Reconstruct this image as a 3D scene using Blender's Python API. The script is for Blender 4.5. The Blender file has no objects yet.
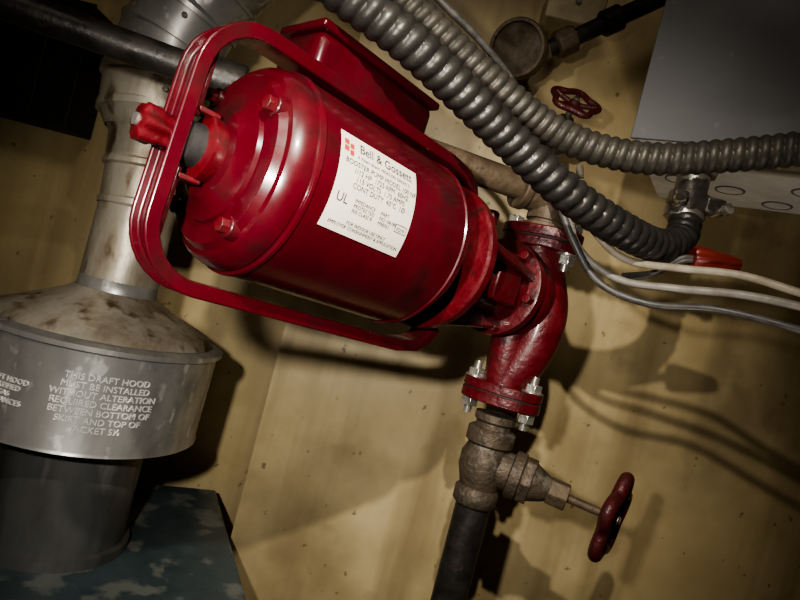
import bpy, math
from mathutils import Vector, Matrix
V=Vector
H=1.35   # camera eye height above floor; all heights below are given relative to it
OFF=V((0,0,H))
C=bpy.context.scene.collection

# ---------------------------------------------------------------- materials
def mat(name, c1, c2=None, rough=.5, metal=0., scale=20., bump=.1, thr=(.4,.65), stretch=(1,1,1), c3=None, s3=60., t3=(.62,.7), coat=0., rvar=.12, bscale=None, spec=.5, drip=None):
    m=bpy.data.materials.new(name); m.use_nodes=True
    nt=m.node_tree; N=nt.nodes; L=nt.links
    b=N['Principled BSDF']
    b.inputs['Metallic'].default_value=metal
    b.inputs['Coat Weight'].default_value=coat
    b.inputs['Coat Roughness'].default_value=.12
    b.inputs['Specular IOR Level'].default_value=spec
    tc=N.new('ShaderNodeTexCoord'); mp=N.new('ShaderNodeMapping')
    mp.inputs['Scale'].default_value=stretch
    L.new(tc.outputs['Object'],mp.inputs['Vector'])
    n=N.new('ShaderNodeTexNoise'); n.inputs['Scale'].default_value=scale; n.inputs['Detail'].default_value=8; n.inputs['Roughness'].default_value=.62
    L.new(mp.outputs[0],n.inputs['Vector'])
    r=N.new('ShaderNodeValToRGB'); r.color_ramp.elements[0].position=thr[0]; r.color_ramp.elements[1].position=thr[1]
    r.color_ramp.elements[0].color=(*c1,1); r.color_ramp.elements[1].color=(*(c2 or c1),1)
    L.new(n.outputs['Fac'],r.inputs[0]); out=r.outputs[0]
    def overlay(out,vec,sc,t,col,det=5,strength=1):
        n3=N.new('ShaderNodeTexNoise'); n3.inputs['Scale'].default_value=sc; n3.inputs['Detail'].default_value=det
        L.new(vec,n3.inputs['Vector'])
        r3=N.new('ShaderNodeValToRGB'); r3.color_ramp.elements[0].position=t[0]; r3.color_ramp.elements[1].position=t[1]
        r3.color_ramp.elements[1].color=(strength,)*3+(1,)
        L.new(n3.outputs['Fac'],r3.inputs[0])
        mx=N.new('ShaderNodeMixRGB'); L.new(r3.outputs[0],mx.inputs[0]); L.new(out,mx.inputs[1]); mx.inputs[2].default_value=(*col,1); return mx.outputs[0]
    if c3: out=overlay(out,mp.outputs[0],s3,t3,c3)
    if drip:
        m2=N.new('ShaderNodeMapping'); m2.inputs['Scale'].default_value=(11,11,1.0); L.new(tc.outputs['Object'],m2.inputs['Vector'])
        out=overlay(out,m2.outputs[0],1.0,(.46,.68),drip,7,.9)
        out=overlay(out,tc.outputs['Object'],3.2,(.47,.66),tuple(v*.72 for v in drip),9,.7)
        out=overlay(out,tc.outputs['Object'],48,(.69,.73),(.14,.09,.045),3,.7)
    L.new(out,b.inputs['Base Color'])
    mr=N.new('ShaderNodeMapRange'); mr.inputs[1].default_value=.3; mr.inputs[2].default_value=.7
    mr.inputs[3].default_value=max(.03,rough-rvar); mr.inputs[4].default_value=min(1,rough+rvar)
    L.new(n.outputs['Fac'],mr.inputs[0]); L.new(mr.outputs[0],b.inputs['Roughness'])
    if bump>0:
        nb=N.new('ShaderNodeTexNoise'); nb.inputs['Scale'].default_value=bscale or scale*4; nb.inputs['Detail'].default_value=6
        L.new(mp.outputs[0],nb.inputs['Vector'])
        bp=N.new('ShaderNodeBump'); bp.inputs['Strength'].default_value=bump; bp.inputs['Distance'].default_value=.004
        L.new(nb.outputs['Fac'],bp.inputs['Height']); L.new(bp.outputs[0],b.inputs['Normal'])
    return m

M_wall=mat('wall_paint',(.50,.385,.20),(.66,.53,.30),rough=.40,scale=4,bump=.14,thr=(.35,.62),c3=(.26,.185,.095),s3=9,t3=(.58,.80),bscale=22,drip=(.29,.215,.11))
M_wall2=mat('wall_paint_old',(.58,.455,.225),(.72,.58,.32),rough=.5,scale=6,bump=.15,thr=(.35,.62),c3=(.3,.21,.1),s3=14,t3=(.66,.82),bscale=30,drip=(.40,.30,.16))
M_ceil=mat('ceiling_paint',(.35,.29,.2),(.45,.38,.27),rough=.8,scale=6)
M_floor=mat('concrete_floor',(.16,.15,.14),(.26,.25,.23),rough=.85,scale=9,bump=.3)
M_red=mat('red_enamel',(.060,.0030,.007),(.084,.0048,.0095),rough=.30,scale=14,bump=.035,coat=.4,rvar=.1,bscale=50,c3=(.030,.005,.006),s3=26,t3=(.52,.74))
M_redcast=mat('red_cast_iron_paint',(.076,.0035,.007),(.115,.007,.011),rough=.40,scale=40,bump=.28,coat=.22,bscale=150,c3=(.026,.007,.006),s3=60,t3=(.56,.72))
M_redwheel=mat('worn_red_wheel',(.085,.009,.011),(.045,.010,.010),rough=.45,scale=70,bump=.35,coat=.15)
M_galv=mat('galvanised_sheet',(.42,.415,.40),(.24,.235,.225),rough=.36,metal=.6,scale=28,bump=.08,thr=(.36,.68),c3=(.55,.545,.53),s3=60,t3=(.60,.68),stretch=(1,1,.6),bscale=18)
M_emb=mat('embossed_lettering_zinc',(.86,.85,.82),(.76,.75,.72),rough=.4,metal=.3,scale=60,bump=0)
M_galvrust=mat('stained_galvanised',(.43,.395,.325),(.23,.175,.12),rough=.45,metal=.45,scale=22,bump=.14,thr=(.40,.66),c3=(.10,.065,.035),s3=38,t3=(.56,.70),stretch=(1,1,.45))
M_cond=mat('flex_conduit_zinc',(.052,.048,.044),(.026,.024,.022),rough=.40,metal=.4,scale=60,bump=.1)
M_cond2=mat('flex_conduit_dusty',(.088,.078,.065),(.048,.043,.036),rough=.5,metal=.35,scale=60,bump=.12)
M_fit=mat('zinc_fitting',(.36,.34,.31),(.22,.20,.18),rough=.38,metal=.7,scale=60,bump=.2)
M_bolt=mat('bright_steel',(.72,.70,.64),(.5,.48,.42),rough=.28,metal=.85,scale=120,bump=.05)
M_black=mat('black_iron_pipe',(.022,.020,.019),(.042,.036,.031),rough=.42,metal=.35,scale=40,bump=.15,c3=(.08,.055,.04),s3=60,t3=(.66,.76))
M_boxblk=mat('black_box_enamel',(.006,.006,.006),(.014,.012,.010),rough=.6,scale=20,bump=.1)
M_brownpipe=mat('rusty_pipe',(.085,.058,.038),(.15,.11,.07),rough=.6,metal=.3,scale=35,bump=.3,c3=(.045,.03,.022),s3=70)
M_bronze=mat('dull_bronze',(.105,.078,.054),(.045,.036,.028),rough=.58,metal=.35,scale=45,bump=.5,c3=(.17,.15,.115),s3=50,t3=(.56,.68))
M_dark=mat('dark_rubber',(.012,.011,.011),(.02,.018,.017),rough=.6,scale=40)
M_grey=mat('grey_panel_enamel',(.10,.10,.105),(.125,.125,.13),rough=.55,metal=.2,scale=4,bump=.06,c3=(.16,.155,.15),s3=60,t3=(.66,.74))
M_greyedge=mat('panel_steel',(.66,.64,.60),(.50,.48,.45),rough=.4,metal=.1,scale=20,bump=.08)
M_blue=mat('worn_blue_paint',(.040,.062,.072),(.060,.088,.098),rough=.36,scale=12,bump=.2,c3=(.15,.165,.155),s3=18,t3=(.53,.60))
M_flue=mat('sooty_flue',(.15,.15,.145),(.07,.068,.066),rough=.45,metal=.4,scale=12,bump=.15,c3=(.24,.23,.22),s3=20,t3=(.6,.7),stretch=(1,1,.3))
M_white=mat('label_paper',(.74,.70,.60),(.66,.61,.51),rough=.45,scale=30,bump=0)
M_ink=mat('black_ink',(.03,.03,.03),rough=.6,bump=0)
M_redink=mat('red_ink',(.42,.05,.04),rough=.6,bump=0)
M_cabgrey=mat('grey_cable_jacket',(.27,.25,.22),(.19,.17,.15),rough=.5,scale=60,bump=.05)
M_cabcream=mat('cream_cable_jacket',(.40,.35,.27),(.28,.24,.18),rough=.5,scale=60,bump=.05)
M_cabblack=mat('dark_cable_jacket',(.05,.047,.044),(.10,.092,.085),rough=.45,scale=60,bump=.05)
M_orange=mat('red_plastic',(.17,.016,.010),(.13,.014,.010),rough=.4,scale=30,bump=.05)
M_bakelite=mat('cream_device_cover',(.45,.38,.25),(.35,.28,.17),rough=.5,scale=20,bump=.1)
M_dial=mat('sooty_dial',(.05,.036,.022),(.10,.075,.05),rough=.3,scale=30,bump=.1)

# ---------------------------------------------------------------- geometry helpers
def mk(name,verts,faces,m,parent=None,ang=38,bevel=0,seg=2,solid=0):
    me=bpy.data.meshes.new(name)
    me.from_pydata([tuple(V(v)+OFF) for v in verts],[],faces)
    me.validate(); me.update()
    import bmesh
    bm=bmesh.new(); bm.from_mesh(me); bmesh.ops.recalc_face_normals(bm,faces=bm.faces); bm.to_mesh(me); bm.free()
    for p in me.polygons: p.use_smooth=True
    me.set_sharp_from_angle(angle=math.radians(ang))
    me.materials.append(m)
    o=bpy.data.objects.new(name,me); C.objects.link(o)
    # move origin to the mesh centre
    c=sum((v.co for v in me.vertices),V())/max(1,len(me.vertices))
    me.transform(Matrix.Translation(-c)); o.location=c
    if solid:
        s=o.modifiers.new('thick','SOLIDIFY'); s.thickness=solid; s.offset=-1
    if bevel:
        b=o.modifiers.new('bev','BEVEL'); b.width=bevel; b.segments=seg; b.limit_method='ANGLE'; b.angle_limit=math.radians(38); b.harden_normals=False
    if parent:
        o.parent=parent; o.matrix_parent_inverse=Matrix.Translation(-parent.location)
    return o
def group(name,loc):
    e=bpy.data.objects.new(name,None); e.empty_display_size=.05; e.location=V(loc)+OFF; C.objects.link(e); return e
def frame(d):
    d=V(d).normalized(); h=V((0,0,1)) if abs(d.z)<.9 else V((1,0,0))
    x=h.cross(d).normalized(); y=d.cross(x); return x,y,d
def rings(name,ringlist,m,parent=None,caps=(True,True),closed=False,**k):
    n=len(ringlist[0]); vs=[p for r in ringlist for p in r]; f=[]
    R=len(ringlist)
    for i in range(R if closed else R-1):
        j=(i+1)%R
        for q in range(n): f.append((i*n+q,i*n+(q+1)%n,j*n+(q+1)%n,j*n+q))
    if not closed:
        if caps[0]: f.append(tuple(reversed(range(n))))
        if caps[1]: f.append(tuple((R-1)*n+q for q in range(n)))
    return mk(name,vs,f,m,parent,**k)
def lathe(name,prof,O,ax,m,parent=None,n=48,caps=(True,True),lobes=0,lamp=0,**k):
    x,y,d=frame(ax); O=V(O); rl=[]
    for s,r in prof:
        rl.append([O+d*s+(x*math.cos(t)+y*math.sin(t))*(r*(1+lamp*math.cos(lobes*t))) for t in [2*math.pi*q/n for q in range(n)]])
    return rings(name,rl,m,parent,caps,**k)
def spline(pts,step):
    pts=[V(p) for p in pts]; P=[2*pts[0]-pts[1]]+pts+[2*pts[-1]-pts[-2]]; out=[]
    for i in range(1,len(P)-2):
        a,b,c,d=P[i-1:i+3]; L=(c-b).length; n=max(2,int(L/step*3))
        for j in range(n):
            t=j/n; out.append(.5*((2*b)+(c-a)*t+(2*a-5*b+4*c-d)*t*t+(-a+3*b-3*c+d)*t**3))
    out.append(P[-2])
    res=[out[0]]; acc=0
    for i in range(1,len(out)):
        s=(out[i]-out[i-1]); l=s.length
        while acc+l>=step:
            t=(step-acc)/l; q=out[i-1].lerp(out[i],t) if l else out[i]
            res.append(q); out[i-1]=q; l=(out[i]-q).length; acc=0
        acc+=l
    res.append(out[-1]); 
    if len(res)>2 and (res[-1]-res[-2]).length<step*.3: res.pop(-2)
    return res
def sweep(name,pts,rf,m,parent=None,n=20,closed=False,caps=(True,True),**k):
    P=[V(p) for p in pts]; R=len(P); T=[]
    for i in range(R):
        if closed: T.append((P[(i+1)%R]-P[i-1]).normalized())
        else: T.append((P[min(i+1,R-1)]-P[max(i-1,0)]).normalized())
    x,y,_=frame(T[0]); rl=[]; s=0
    for i in range(R):
        if i: s+=(P[i]-P[i-1]).length
        x=(x-T[i]*x.dot(T[i])).normalized(); y=T[i].cross(x)
        ring=[]
        for q in range(n):
            t=2*math.pi*q/n; r=rf(s,t,i) if callable(rf) else rf
            ring.append(P[i]+(x*math.cos(t)+y*math.sin(t))*r)
        rl.append(ring)
    return rings(name,rl,m,parent,caps,closed,**k)
def tube(name,pts,r,m,parent=None,step=.006,n=16,**k): return sweep(name,spline(pts,step),r,m,parent,n,**k)
def flex(name,pts,r,pitch,m,parent=None,h=.17):
    def rf(s,t,i):
        ph=(s/pitch+t/(2*math.pi))%1.0
        w=math.sin(math.pi*ph)**.7
        return r*(1-h+h*w)
    return sweep(name,spline(pts,pitch/8),rf,m,parent,28,ang=60)
def boxm(name,c,sx,sy,sz,m,parent=None,axes=None,bevel=.002,**k):
    X,Y,Z=axes or (V((1,0,0)),V((0,1,0)),V((0,0,1))); c=V(c)
    vs=[c+X*(a*sx/2)+Y*(b*sy/2)+Z*(g*sz/2) for a in(-1,1) for b in(-1,1) for g in(-1,1)]
    f=[(0,1,3,2),(4,6,7,5),(0,4,5,1),(2,3,7,6),(0,2,6,4),(1,5,7,3)]
    return mk(name,vs,f,m,parent,bevel=bevel,**k)
def hexn(name,O,ax,r,h,m,parent,n=6,bevel=.0006):
    return lathe(name,[(0,r),(h,r)],O,ax,m,parent,n=n,bevel=bevel)
def prism(name,pts2,O,X,Y,D,h,m,parent,bevel=.0015):
    O=V(O); X=V(X);Y=V(Y);D=V(D)
    return rings(name,[[O+X*a+Y*b+D*t for a,b in pts2] for t in (0,h)],m,parent,bevel=bevel)
def textmesh(body,size,extrude=0,align='LEFT'):
    cu=bpy.data.curves.new('t','FONT'); cu.body=body; cu.size=size; cu.extrude=extrude; cu.align_x=align; cu.space_line=.95; cu.resolution_u=3
    o=bpy.data.objects.new('t',cu); C.objects.link(o)
    dg=bpy.context.evaluated_depsgraph_get(); me=o.evaluated_get(dg).to_mesh()
    vs=[v.co.copy() for v in me.vertices]; fs=[tuple(p.vertices) for p in me.polygons]
    o.evaluated_get(dg).to_mesh_clear(); bpy.data.objects.remove(o); bpy.data.curves.remove(cu)
    return vs,fs
def wheel(name,O,ax,R,m,parent,lob=5,dish=.18,rr=.15,phase=0,lo=.075):
    x,y,d=frame(ax); O=V(O); pts=[]
    for q in range(100):
        t=2*math.pi*q/100; r=R*(.93+lo*math.cos(lob*(t-phase))); pts.append(O+(x*math.cos(t)+y*math.sin(t))*r)
    sweep(name+'_rim',pts,R*rr,m,parent,12,closed=True)
    hub=O-d*R*dish
    lathe(name+'_hub',[(-R*.16,R*.17),(-R*.1,R*.24),(R*.1,R*.24),(R*.16,R*.18)],hub,d,m,parent,n=24)
    for i in range(lob):
        t=2*math.pi*i/lob+phase; e=x*math.cos(t)+y*math.sin(t)
        tube(name+'_spoke_%d'%(i+1),[hub+e*R*.1,hub+e*R*.5+d*R*.03,O+e*R*.95],R*.105,m,parent,step=R*.1,n=10)
    hexn(name+'_nut',hub+d*R*.14,d,R*.13,R*.13,M_fit,parent)

# ---------------------------------------------------------------- room
WY=1.05
boxm('wall_back',(.56,WY+.15,-.1),1.486,.30,2.5,M_wall,bevel=0)
boxm('wall_rear',(-.74,1.25+.05,-.1),1.12,.1,2.5,M_wall2,bevel=0)
boxm('wall_left',(-1.35,-.1,-.1),.1,2.9,2.5,M_wall2,bevel=0)
boxm('wall_right',(1.35,-.1,-.1),.1,2.9,2.5,M_wall,bevel=0)
boxm('wall_front',(0,-1.6,-.1),2.8,.1,2.5,M_wall,bevel=0)
boxm('floor',(0,-.1,-H-.03),2.8,3.1,.06,M_floor,bevel=0)
boxm('ceiling',(0,-.1,1.18),2.8,3.1,.06,M_ceil,bevel=0)

# dark steel relay box on rear wall
g=group('relay_box',(-.84,1.2,.28))
boxm('case',(-.84,1.20,.28),.27,.095,.24,M_boxblk,g,bevel=.004)
boxm('cover',(-.84,1.149,.28),.275,.006,.245,M_boxblk,g,bevel=.002)
boxm('cover_rib',(-.78,1.145,.28),.012,.006,.22,M_black,g,bevel=.002)
hexn('cover_screw',(-.84,1.146,.18),(0,-1,0),.006,.004,M_fit,g)

# ---------------------------------------------------------------- boiler + draft hood + flue
bl=group('boiler',(-.4,.8,-.9))
d1=V((.404,-.915,0)).normalized(); d2=V((-.915,-.404,0)).normalized()
Bc=V((-.258,1.165,0))
cen=Bc+d1*.27+d2*.29
boxm('jacket',V((cen.x,cen.y,-.90)),.54,.58,.88,M_blue,bl,axes=(d1,d2,V((0,0,1))),bevel=.006)
boxm('top_trim',V((cen.x,cen.y,-.455)),.55,.59,.012,M_blue,bl,axes=(d1,d2,V((0,0,1))),bevel=.003)
boxm('base',V((cen.x,cen.y,-1.34)),.5,.54,.02,M_black,bl,axes=(d1,d2,V((0,0,1))),bevel=.003)
HX,HY=-.391,.85
dh=group('draft_hood',(HX,HY,-.2))
lathe('skirt',[(-.278,.1515),(-.276,.1545),(-.272,.1525),(-.152,.1555),(-.149,.1615),(-.143,.1615),(-.141,.156),(-.139,.146),(-.128,.136),(-.106,.085),(-.094,.062),(-.088,.0535),(-.06,.0515)],(HX,HY,0),(0,0,1),M_galv,dh,n=96,caps=(False,False),ang=30,solid=.001)
lathe('cone_stain_collar',[(-.1385,.1465),(-.1275,.1368),(-.1055,.0862),(-.0935,.063),(-.0875,.0545)],(HX,HY,0),(0,0,1),M_galvrust,dh,n=96,caps=(False,False))
lathe('flue_stack',[(-.449,.098),(-.435,.098),(-.434,.09),(-.25,.09),(-.2,.085)],(HX,HY,0),(0,0,1),M_flue,dh,n=64)
def skirt_r(z): return .1525+.003*(z+.272)/.12
def wrap_text(name,body,size,m,parent,C0,n0,extrude,align='CENTER',dy=0,dx=0):
    vs,fs=textmesh(body,size,extrude,align); up=V((0,0,1)); e=up.cross(V(n0)); out=[]
    for v in vs:
        z=v.y+dy; r=skirt_r(z)
        ps=(v.x+dx)/r; out.append(V(C0)+up*z+(V(n0)*math.cos(ps)+e*math.sin(ps))*(r+v.z))
    mk(name,out,fs,m,parent,ang=30)
nh=V((-HX,-HY,0)).normalized()
nh=Matrix.Rotation(math.radians(6),3,'Z')@nh
wrap_text('embossed_notice','THIS DRAFT HOOD\nMUST BE INSTALLED\nWITHOUT ALTERATION\nREQUIRED CLEARANCE\nBETWEEN BOTTOM OF\nSKIRT AND TOP OF\nJACKET 5½',.0110,M_emb,dh,(HX,HY,0),nh,.0014,dy=-.184)
nh2=Matrix.Rotation(math.radians(-42),3,'Z')@nh
wrap_text('embossed_emblem_text','DRAFT HOOD\nCERTIFIED\nGAS\nAPPLIANCES',.009,M_emb,dh,(HX,HY,0),nh2,.0014,dy=-.205)

fd=group('flue_duct',(-.4,.85,.15))
def loft(name,pr,m):
    sweep(name,[p[:3] for p in pr],lambda s,t,i:pr[i][3],m,fd,56,caps=(False,False),ang=28)
loft('lower_pipe',[(HX,.85,-.085,.0525),(-.391,.85,-.03,.052),(-.392,.85,.03,.0505),(-.392,.85,.033,.053),(-.393,.85,.040,.053),(-.393,.85,.043,.0505),(-.397,.85,.085,.050),(-.3975,.85,.088,.054),(-.398,.85,.094,.054),(-.399,.85,.098,.051),(-.401,.85,.13,.0525),(-.403,.85,.150,.062)],M_galvrust)
loft('reducer_collar',[(-.402,.85,.138,.058),(-.404,.85,.158,.068),(-.405,.85,.162,.072),(-.406,.85,.170,.072),(-.407,.85,.173,.069),(-.409,.85,.205,.070),(-.410,.85,.208,.0735),(-.410,.85,.215,.0735),(-.410,.85,.218,.070),(-.408,.85,.25,.070)],M_galvrust)
loft('elbow_gore_1',[(-.409,.85,.235,.0685),(-.405,.85,.268,.0685),(-.404,.85,.270,.0725),(-.4025,.85,.277,.0725),(-.402,.85,.279,.0685),(-.39,.848,.315,.0685),(-.389,.848,.318,.0725),(-.386,.847,.325,.0725),(-.385,.847,.327,.0685)],M_galv)
loft('elbow_gore_2',[(-.386,.847,.325,.0685),(-.365,.843,.365,.0685),(-.363,.843,.368,.0725),(-.359,.842,.375,.0725),(-.357,.842,.377,.0685),(-.325,.836,.42,.0685),(-.29,.83,.48,.0685),(-.25,.825,.58,.0685),(-.24,.82,.75,.0685),(-.24,.82,1.15,.0685)],M_galv)
for z in (.19,.29):
    hexn('screw',(-.365,.85-.066,z),(0,-1,0),.004,.004,M_fit,fd)

# ---------------------------------------------------------------- pump
A=V((-.148,.46,.069)); a=V((.689,.722,-.061)).normalized()
w=(V((0,0,1))-a*a.z).normalized(); n_=a.cross(w)
def L(s,k=0,h=0): return A+a*s+n_*k+w*h
PX,PY=.155,.763
pump=group('circulator_pump',(PX,PY,.03))
MR=.083
lathe('motor_shell',[(-.022,.020),(-.022,.034),(-.017,.042),(-.0155,.050),(-.0125,.0515),(-.0115,.0665),(-.0065,.0705),(-.0055,.0745),(-.001,.0785),(.006,.0808),(.012,.0812),(.0125,.0806),(.014,.0806),(.0145,.0838),(.0170,.0842),(.0185,.083),(.188,.083),(.189,.0842),(.192,.0842),(.193,.0822),(.203,.078),(.212,.066),(.216,.035)],A,a,M_red,pump,n=96,ang=32)
lathe('rear_bearing_hub',[(-.046,.012),(-.044,.016),(-.018,.018)],A,a,M_dark,pump)
lathe('resilient_ring',[(-.034,.021),(-.032,.025),(-.024,.025),(-.020,.023)],A,a,M_redcast,pump)
for i,sg in enumerate((-1,1)):
    boxm('yoke_arm_%d'%(i+1),L(-.043,0,sg*.050),.004,.014,.062,M_redcast,pump,axes=(a,n_,w),bevel=.0012)
    boxm('yoke_foot_%d'%(i+1),L(-.035,0,sg*.025),.018,.018,.004,M_redcast,pump,axes=(a,n_,w),bevel=.0012)
for i in range(4):
    t=math.radians(38+90*i)
    lathe('through_bolt_%d'%(i+1),[(-.014,.0025),(.01,.0025)],L(-.006,.064*math.cos(t),.064*math.sin(t)),a,M_redcast,pump,n=12)
    lathe('through_bolt_boss_%d'%(i+1),[(-.016,.0080),(-.004,.0095)],L(.002,.064*math.cos(t),.064*math.sin(t)),a,M_red,pump,n=20,bevel=.001)
    hexn('through_nut_%d'%(i+1),L(-.020,.064*math.cos(t),.064*math.sin(t)),a,.0058,.007,M_redcast,pump)
# cradle strap
def arc(c,r,t0,t1,k=8): return [(c[0]+r*math.cos(math.radians(t0+(t1-t0)*i/k)),c[1]+r*math.sin(math.radians(t0+(t1-t0)*i/k))) for i in range(k+1)]
HS=.0935; HB=.0975; sl=-.050; rc=.042
path=[(.270,-.070),(.262,-.084),(.248,-.093),(.22,-HB),(.1,-HB)]+arc((sl+rc,-HB+rc),rc,-90,-180)+[(sl,0)]+arc((sl+rc,HS-rc),rc,180,90)+[(.1,HS),(.22,HS),(.248,.090),(.262,.082),(.270,.068)]
hw=.0145; th=.0040
rl=[]
for i,(s,h) in enumerate(path):
    p0=path[max(0,i-1)]; p1=path[min(len(path)-1,i+1)]
    tx,tz=p1[0]-p0[0],p1[1]-p0[1]; l=math.hypot(tx,tz); nx,nz=-tz/l,tx/l
    ring=[]
    for k,q in ((-hw,-.7),(-hw,2.2),(-hw+.0035,2.2),(-hw+.0035,.5),(hw-.0035,.5),(hw-.0035,2.2),(hw,2.2),(hw,-.7)):
        ring.append(L(s+nx*q*th,k,h+nz*q*th))
    rl.append(ring)
rings('cradle_strap',rl,M_red,pump,ang=45,bevel=.0014)
lathe('strap_stud',[(-.080,.0045),(-.03,.005)],A,a,M_fit,pump,n=16)
lathe('strap_knob',[(-.078,.010),(-.076,.0130),(-.066,.0130),(-.063,.011),(-.054,.011)],A,a,M_redcast,pump,n=60,lobes=6,lamp=.12)
# box on top
boxm('capacitor_box',L(.124,-.046,.112),.155,.064,.064,M_red,pump,axes=(a,n_,w),bevel=.010,seg=4)
boxm('capacitor_box_lid',L(.124,-.046,.147),.161,.069,.008,M_red,pump,axes=(a,n_,w),bevel=.003,seg=3)
boxm('capacitor_box_foot',L(.124,-.045,.078),.12,.04,.03,M_red,pump,axes=(a,n_,w),bevel=.003)
# label
def lab(x,y,z=0,s0=.0,ph0=0.0,r=MR):
    ph=ph0+y/r; return A+a*(s0+x)+(n_*math.cos(ph)+w*math.sin(ph))*(r+z)
LS,LP=.074,math.radians(5); LW,LH=.085,.074
vs=[];fs=[];NX,NY=6,24
for j in range(NY+1):
    for i in range(NX+1): vs.append(lab((i/NX-.5)*LW,(j/NY-.5)*LH,.0007,LS,LP))
for j in range(NY):
    for i in range(NX): fs.append((j*(NX+1)+i,j*(NX+1)+i+1,(j+1)*(NX+1)+i+1,(j+1)*(NX+1)+i))
mk('rating_label',vs,fs,M_white,pump)
def ltext(nm,body,size,x,y,m=M_ink,al='CENTER'):
    v,f=textmesh(body,size,0,al)
    mk(nm,[lab(p.x+x,p.y+y,.0011,LS,LP) for p in v],f,m,pump)
ltext('label_brand','Bell & Gossett',.0102,.006,.0255)
ltext('label_line_1','A Xylem Brand  MORTON GROVE IL',.0038,.004,.020)
ltext('label_line_2','BOOSTER PUMP MODEL 100 NFI\n1/12 HP  1725 RPM  60HZ\n115 VOLTS  1.75 AMPS\nCONT DUTY  40°C  1Ø',.0056,.003,.0135)
ltext('label_ul','UL',.010,-.032,-.0155)
ltext('label_line_3','IMPEDANCE\nPROTECTED\nINS CLASS B',.0040,-.020,-.0115,al='LEFT')
ltext('label_line_4','PART\nNO 106189\nM98761',.0040,.008,-.0115,al='LEFT')
ltext('label_line_5','FOR INDOOR USE ONLY\nEMPLOYER CONSIGNMENT & APPLICATION',.0038,.001,-.0285)
for i,(yy,xx) in enumerate(((.0290,-.0370),(.0238,-.0370))):
    v=[lab(xx+dx,yy+dy,.0011,LS,LP) for dx,dy in ((-.0023,-.0021),(.0023,-.0021),(.0023,.0021),(-.0023,.0021))]
    mk('label_logo_%d'%(i+1),v,[(0,1,2,3)],M_redink,pump)
    v=[lab(xx+.0054+dx,yy-.002+dy,.0011,LS,LP) for dx,dy in ((-.0020,-.0020),(.0020,-.0020),(.0020,.0020),(-.0020,.0020))]
    mk('label_logo_%d'%(i+3),v,[(0,1,2,3)],M_redink,pump)
for i,(x0,x1,yy) in enumerate(((.027,.040,-.0125),(.027,.040,-.0185))):
    mk('label_box_%d'%(i+1),[lab(x0,yy,.0011,LS,LP),lab(x1,yy,.0011,LS,LP),lab(x1,yy+.0005,.0011,LS,LP),lab(x0,yy+.0005,.0011,LS,LP)],[(0,1,2,3)],M_ink,pump)
for i,x0 in enumerate((.027,.0396)):
    mk('label_box_%d'%(i+3),[lab(x0,-.0185,.0011,LS,LP),lab(x0+.0005,-.0185,.0011,LS,LP),lab(x0+.0005,-.0122,.0011,LS,LP),lab(x0,-.0122,.0011,LS,LP)],[(0,1,2,3)],M_ink,pump)
ltext('label_box_text','FD79',.0040,.0335,-.0172)
# coupler & bearing bracket
lathe('front_resilient_ring',[(.210,.034),(.214,.036),(.226,.036),(.230,.028)],A,a,M_dark,pump)
lathe('coupler',[(.21,.014),(.226,.02),(.240,.022),(.262,.014)],A,a,M_dark,pump,n=24)
lathe('bracket_ring',[(.238,.056),(.238,.076),(.241,.0785),(.250,.0785),(.253,.075),(.255,.062),(.268,.053),(.272,.047),(.300,.044),(.350,.042),(.372,.046)],A,a,M_redcast,pump,n=64,ang=35)
for i in range(4):
    t=math.radians(20+90*i); ra=n_*math.cos(t)+w*math.sin(t)
    P0=[A+a*.253+ra*.040,A+a*.253+ra*.073,A+a*.375+ra*.053,A+a*.375+ra*.040]; ta=a.cross(ra)*.005
    vs=[p-ta for p in P0]+[p+ta for p in P0]
    mk('bracket_rib_%d'%(i+1),vs,[(0,1,2,3),(7,6,5,4),(0,4,5,1),(1,5,6,2),(2,6,7,3),(3,7,4,0)],M_redcast,pump,bevel=.002)
for i in range(6):
    t=math.radians(-10+60*i)
    hexn('ring_bolt_%d'%(i+1),L(.253,.069*math.cos(t),.069*math.sin(t)),a,.006,.006,M_redcast,pump)
    hexn('cover_bolt_%d'%(i+1),L(.360,.053*math.cos(t),.053*math.sin(t)),a,.006,.012,M_redcast,pump)
lathe('cover_flange',[(.371,.056),(.373,.060),(.384,.060),(.386,.057)],A,a,M_redcast,pump,n=64)
boxm('bracket_boss',L(.325,.040,.000),.045,.020,.050,M_redcast,pump,axes=(a,n_,w),bevel=.003)
lathe('bracket_oil_tube',[(0,.005),(.02,.005),(.02,.008),(.032,.008),(.034,.006)],L(.310,.012,.040),w,M_redcast,pump,n=16)
# volute
lathe('volute_drum',[(.385,.050),(.39,.054),(.41,.056),(.43,.052),(.444,.040),(.452,.024)],A,a,M_redcast,pump,n=64,ang=60)
P=V((PX,PY,0))
tube('volute_passage',[P+V((0,0,.122)),P+V((.003,0,.098)),P+V((.014,-.004,.066)),P+V((.024,-.006,.030)),P+V((.022,-.006,-.008)),P+V((.012,-.004,-.042)),P+V((.001,0,-.066)),P+V((0,0,-.088))],lambda s,t,i:.026+.004*math.sin(min(1,s/.22)*math.pi),M_redcast,pump,n=32,ang=80)
tube('volute_suction_neck',[P+V((0,0,-.085)),P+V((-.006,-.004,-.05)),P+V((-.008,-.006,0.0)),P+V((-.004,-.004,.05)),P+V((0,0,.115))],.0235,M_redcast,pump,n=24)
oval=[(.051*abs(math.cos(t))**.9*(1 if math.cos(t)>0 else -1),.036*abs(math.sin(t))**.9*(1 if math.sin(t)>0 else -1)) for t in [2*math.pi*q/56 for q in range(56)]]
fx=V((.88,-.47,0)).normalized(); fy=V((.47,.88,0)).normalized(); UP=V((0,0,1))
for nm,z,h in (('discharge_flange',.106,.012),('discharge_companion_flange',.1195,.013),('suction_flange',-.082,.012),('suction_companion_flange',-.0965,.013)):
    prism(nm,oval,P+UP*z,fx,fy,UP,h,M_redcast,pump)
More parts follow.
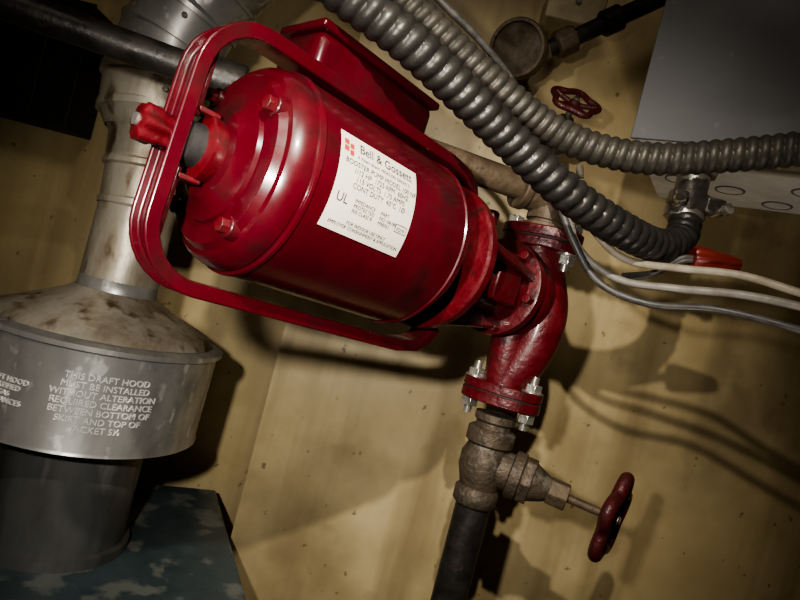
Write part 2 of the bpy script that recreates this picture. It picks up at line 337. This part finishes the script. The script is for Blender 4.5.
for nm,z in (('gasket_1',.118),('gasket_2',-.0835)):
    prism(nm,[(x*.97,y*.97) for x,y in oval],P+UP*z,fx,fy,UP,.0016,M_dark,pump,bevel=0)
bi=0
for sx_,sy_ in ((-.038,-.004),(.038,-.004)):
    bi+=1
    for j,(z0,z1) in enumerate(((.084,.144),(-.118,-.050))):
        b=P+fx*sx_+fy*sy_
        lathe('flange_stud_%d_%d'%(bi,j),[(z0,.0052),(z1,.0052)],b,UP,M_bolt,pump,n=14)
        hexn('flange_nut_lo_%d_%d'%(bi,j),b+UP*(.0925 if j==0 else -.1085),UP,.0112,.0115,M_bolt,pump)
        hexn('flange_nut_up_%d_%d'%(bi,j),b+UP*(.1325 if j==0 else -.070),UP,.0112,.0100,M_bolt,pump)
        lathe('flange_washer_%d_%d'%(bi,j),[(0,.0135),(.002,.0135)],b+UP*(.1040 if j==0 else -.0705),UP,M_bolt,pump,n=24)

# ---------------------------------------------------------------- piping
pp=group('return_pipe',(0,.7,.165))
lathe('nipple',[(.132,.030),(.137,.030),(.139,.022),(.150,.0215)],P,UP,M_brownpipe,pp)
tube('elbow',[P+V((0,0,.142)),P+V((0,0,.158)),P+V((-.006,-.002,.170)),P+V((-.022,-.006,.176)),P+V((-.042,-.010,.176))],lambda s,t,i:.026,M_brownpipe,pp,n=28,ang=60)
e0=P+V((-.036,-.009,.176)); e1=V((-.47,.56,.180)); dd=(e1-e0).normalized()
lathe('elbow_band',[(0,.0285),(.012,.0285)],e0,dd,M_brownpipe,pp,bevel=.002)
lathe('horizontal_run',[(0,.0175),(.40,.0175)],e0,dd,M_brownpipe,pp)
lathe('horizontal_run_black',[(.39,.0160),(1.15,.0160)],e0,dd,M_black,pp)
lathe('coupling',[(.355,.020),(.358,.0225),(.392,.0225),(.395,.020)],e0,dd,M_black,pp)

gv=group('gate_valve',(PX,PY,-.17))
lathe('upper_nipple',[(-.1235,.0205),(-.1185,.026),(-.110,.026)],P,UP,M_bronze,gv)
lathe('upper_neck',[(-.15,.0225),(-.118,.0225)],P,UP,M_bronze,gv)
lathe('upper_end',[(-.150,.026),(-.147,.0305),(-.131,.0305),(-.128,.027)],P,UP,M_bronze,gv)
lathe('valve_body',[(-.228,.024),(-.224,.028),(-.208,.028),(-.204,.024),(-.194,.027),(-.182,.031),(-.164,.031),(-.152,.026),(-.138,.025)],P,UP,M_bronze,gv,ang=50)
bd=V((.955,-.29,-.10)).normalized(); B0=P+UP*-.172
lathe('bonnet',[(.0,.024),(.034,.024),(.036,.030),(.048,.030),(.050,.027),(.064,.024),(.080,.017),(.086,.014)],B0,bd,M_bronze,gv,ang=40)
hexn('bonnet_hex',B0+bd*.050,bd,.030,.013,M_bronze,gv,bevel=.0015)
hexn('packing_nut',B0+bd*.084,bd,.0175,.024,M_brownpipe,gv,bevel=.0015)
lathe('stem',[(.10,.0055),(.172,.005)],B0,bd,M_brownpipe,gv,n=16)
wheel('handwheel',B0+bd*.163,V((.84,-.53,-.10)),.047,M_redwheel,gv,rr=.17,lo=.14,dish=.1,phase=.3)
dp=group('drop_pipe',(PX,PY,-.7))
lathe('pipe',[(-1.30,.0222),(-.215,.0222)],P,UP,M_black,dp,n=32)
lathe('floor_escutcheon',[(-1.35,.045),(-1.34,.045),(-1.335,.024)],P,UP,M_black,dp)

# ---------------------------------------------------------------- electrical box
eb=group('electrical_panel',(.40,.75,.45))
fr=V((.866,-.5,0)); bk=V((.5,.866,0)); F=V((.224,.72,.256))
W_,D_,Hh=.38,.25,.45
cc=F+fr*(W_/2)+bk*(D_/2)+UP*(Hh/2)
boxm('enclosure',cc,W_,D_,Hh,M_greyedge,eb,axes=(fr,bk,UP),bevel=.002)
boxm('cover',F+fr*(W_/2)-bk*.003+UP*(Hh/2+.004),W_+.008,.004,Hh+.006,M_grey,eb,axes=(fr,bk,UP),bevel=.001)
for i,(s,t) in enumerate(((.102,.166),(.19,.14),(.16,.215),(.27,.10),(.04,.14))):
    c=F+fr*s+bk*t
    lathe('knockout_ring_%d'%(i+1),[(-.0012,.0165),(-.0012,.0185),(0,.0190)],c,UP,M_grey,eb,n=40,caps=(False,False))
    lathe('knockout_disc_%d'%(i+1),[(-.0009,.0162),(0,.0162)],c,UP,M_greyedge,eb,n=40)
for i,s in enumerate((.08,.28)):
    p0=F+fr*s+bk*D_+UP*.3; tt=(WY-p0.y)/bk.y
    boxm('mounting_strut_%d'%(i+1),p0+bk*(tt/2-.002),.04,tt+.01,.04,M_fit,eb,axes=(fr,bk,UP))

# ---------------------------------------------------------------- conduits
c1=group('flexible_conduit',(.1,.6,.17))
pts1=[(-.50,.42,.40),(-.30,.45,.305),(-.195,.48,.268),(-.122,.50,.2415),(-.0575,.52,.2225),(.005,.55,.200),(.070,.58,.173),(.138,.60,.144),(.206,.63,.130),(.262,.67,.131),(.300,.705,.150),(.310,.727,.185),(.309,.730,.205)]
flex('armour',pts1,.0194,.0135,M_cond,c1)
cp=V((.309,.730,0))
lathe('connector_body',[(.180,.0205),(.182,.0235),(.212,.0235),(.214,.019),(.236,.019)],cp,UP,M_fit,c1)
lathe('connector_locknut',[(.236,.024),(.246,.026),(.254,.026)],cp,UP,M_fit,c1,n=48,lobes=8,lamp=.05)
boxm('connector_clamp_ear',cp+V((.024,-.014,.200)),.024,.020,.020,M_fit,c1,bevel=.003)
boxm('connector_clamp_ear_2',cp+V((-.020,-.018,.200)),.018,.018,.018,M_fit,c1,bevel=.003)
lathe('clamp_screw_1',[(0,.004),(.020,.004),(.020,.0075),(.026,.0065)],cp+V((.026,-.014,.192)),(.25,-.95,.2),M_bolt,c1,n=16)
lathe('clamp_screw_2',[(0,.004),(.018,.004),(.018,.0075),(.024,.0065)],cp+V((-.020,-.016,.192)),(-.2,-.95,.2),M_bolt,c1,n=16)
c2=group('flexible_conduit',(.1,.65,.24))
pts2=[(-.28,.52,.43),(-.17,.57,.345),(-.0945,.60,.306),(-.028,.62,.2755),(.041,.64,.247),(.106,.66,.226),(.166,.66,.215),(.229,.65,.217),(.2926,.626,.2310),(.352,.598,.247),(.385,.55,.252),(.44,.49,.26),(.52,.42,.27)]
flex('armour',pts2,.0180,.0115,M_cond2,c2)

# cables
def cable(nm,pts,r,m):
    g=group(nm,pts[len(pts)//2]); tube('jacket',pts,r,m,g,step=.008,n=12)
cable('dark_cable',[(-.17,.62,.40),(-.058,.64,.332),(.027,.67,.294),(.095,.705,.250),(.143,.700,.1695),(.179,.69,.1116),(.215,.68,.075),(.267,.66,.0645),(.3317,.64,.075),(.3947,.60,.071),(.47,.57,.062),(.60,.55,.05)],.0042,M_cabblack)
cable('grey_cable',[(.13,.712,.215),(.158,.708,.158),(.190,.70,.108),(.235,.68,.0845),(.29,.66,.088),(.345,.63,.095),(.40,.60,.094),(.46,.57,.088),(.60,.54,.08)],.0045,M_cabgrey)
cable('cream_cable',[(.165,.705,.205),(.176,.69,.157),(.197,.67,.124),(.2317,.66,.105),(.285,.65,.109),(.339,.63,.1147),(.3854,.60,.107),(.44,.58,.10),(.60,.56,.09)],.0042,M_cabcream)

wn=group('wire_connector',(.334,.67,.137))
wd=V((.95,-.08,.10)).normalized(); wo=V((.305,.672,.1265))
lathe('cap',[(0,.013),(.004,.0145),(.022,.0125),(.046,.0085),(.052,.006)],wo,wd,M_orange,wn,n=48,lobes=8,lamp=.07)
tube('wire_1',[wo+wd*.005,wo-wd*.01,(.275,.685,.104),(.240,.689,.091)],.003,M_cabblack,wn,n=8)
tube('wire_2',[wo+wd*.005+V((0,0,-.004)),wo-wd*.008+V((0,0,-.004)),(.270,.69,.099),(.240,.692,.086)],.003,M_cabblack,wn,n=8)

# ---------------------------------------------------------------- background fixtures
pg=group('pressure_gauge',(.0815,.95,.42))
gO=V((.0815,.925,.42)); gd=V((-.35,-.88,-.3)).normalized()
lathe('case',[(-.02,.036),(-.012,.043),(.014,.044),(.018,.042),(.018,.038),(.010,.037)],gO,gd,M_brownpipe,pg)
lathe('dial',[(.0105,.0369),(.0115,.0369)],gO,gd,M_dial,pg)
tube('siphon',[gO-gd*.015,gO-gd*.05+V((0,0,-.01)),V((.0815,1.04,.40)),V((.0815,1.06,.40))],.007,M_brownpipe,pg)
fp=group('feed_pipe',(.2,.93,.5))
fd_=(V((.256,.93,.541))-V((.1187,.93,.4293))).normalized(); f0=V((.112,.935,.424))
lathe('pipe',[(0,.0135),(.36,.0135)],f0,fd_,M_black,fp)
lathe('union',[(.03,.018),(.034,.022),(.06,.022),(.064,.018)],f0,fd_,M_brownpipe,fp,n=8,bevel=.002)
hexn('end_hex',f0-fd_*.004,fd_,.019,.02,M_brownpipe,fp)
lathe('union_big',[(.11,.017),(.113,.020),(.14,.020),(.143,.017)],f0,fd_,M_black,fp)
tube('wall_stub',[f0,f0+V((-.004,.03,0)),f0+V((-.004,.14,0))],.012,M_brownpipe,fp)
sb=group('switch_box',(.155,1.0,.525))
boxm('body',(.155,1.0,.528),.085,.09,.06,M_bakelite,sb,bevel=.005)
boxm('cover_plate',(.155,.953,.528),.092,.006,.066,M_bakelite,sb,bevel=.003)
hexn('cover_screw',(.155,.948,.528),(0,-1,0),.005,.003,M_fit,sb)
tv=group('shutoff_valve',(.18,.92,.33))
tO=V((.172,.915,.310)); td=V((.08,-.70,.71)).normalized()
lathe('body',[(-.03,.018),(-.02,.026),(0,.026),(.003,.021),(.012,.021),(.014,.014),(.024,.011)],tO,td,M_bronze,tv)
hexn('bonnet_nut',tO+td*.003,td,.023,.009,M_bronze,tv)
lathe('stem',[(.02,.005),(.055,.005)],tO,td,M_bronze,tv,n=14)
wheel('handwheel',tO+td*.05,td,.036,M_redwheel,tv,dish=.1,rr=.13,lo=.10)
tube('wall_pipe',[tO-td*.02,tO-td*.028+V((0,.03,0)),V((.178,1.0,.30)),V((.178,1.06,.30))],.014,M_bronze,tv)

# ---------------------------------------------------------------- lights
def aim(o,t):
    o.rotation_euler=(V(t)-o.location).to_track_quat('-Z','Y').to_euler()
def spot(nm,loc,tgt,e,ang,size,col,blend=1):
    l=bpy.data.lights.new(nm,'SPOT'); l.energy=e; l.spot_size=math.radians(ang); l.spot_blend=blend; l.shadow_soft_size=size; l.color=col
    o=bpy.data.objects.new(nm,l); o.location=V(loc)+OFF; C.objects.link(o); aim(o,V(tgt)+OFF); return o
spot('phone_flash',(-.13,.0,.05),(-.09,.9,-.08),24,80,.014,(1,.95,.86))
spot('work_lamp',(.0,.04,.36),(.03,.95,-.08),24,76,.008,(1,.93,.80))
spot('panel_under_fill',(.40,.30,-.45),(.42,.78,.25),6,50,.03,(1,.94,.85))  # fill spot added from below to brighten the panel underside
def area(nm,loc,tgt,e,sx,col):
    l=bpy.data.lights.new(nm,'AREA'); l.energy=e; l.size=sx; l.color=col
    o=bpy.data.objects.new(nm,l); o.location=V(loc)+OFF; C.objects.link(o); aim(o,V(tgt)+OFF); return o
area('overhead_fill',(-.3,-.3,1.05),(0,.8,0),2.2,.3,(1,.92,.8))  # weak general fill added from overhead, not an actual fixture
wd_=bpy.data.worlds.new('w'); bpy.context.scene.world=wd_; wd_.use_nodes=True
wd_.node_tree.nodes['Background'].inputs[0].default_value=(.8,.85,1,1); wd_.node_tree.nodes['Background'].inputs[1].default_value=.05

# ---------------------------------------------------------------- camera (rolled hand-held phone)
cam=bpy.data.cameras.new('camera'); cam.lens=27; cam.sensor_width=36; cam.clip_start=.01
co=bpy.data.objects.new('camera',cam); C.objects.link(co)
r=math.radians(14.48); cr,sr=math.cos(r),math.sin(r)
Mx=Matrix(((cr,-sr,0,0),(0,0,-1,0),(sr,cr,0,H),(0,0,0,1)))
co.matrix_world=Mx
bpy.context.scene.camera=co
bpy.context.scene.view_settings.view_transform='AgX'
bpy.context.scene.view_settings.look='AgX - Medium High Contrast'
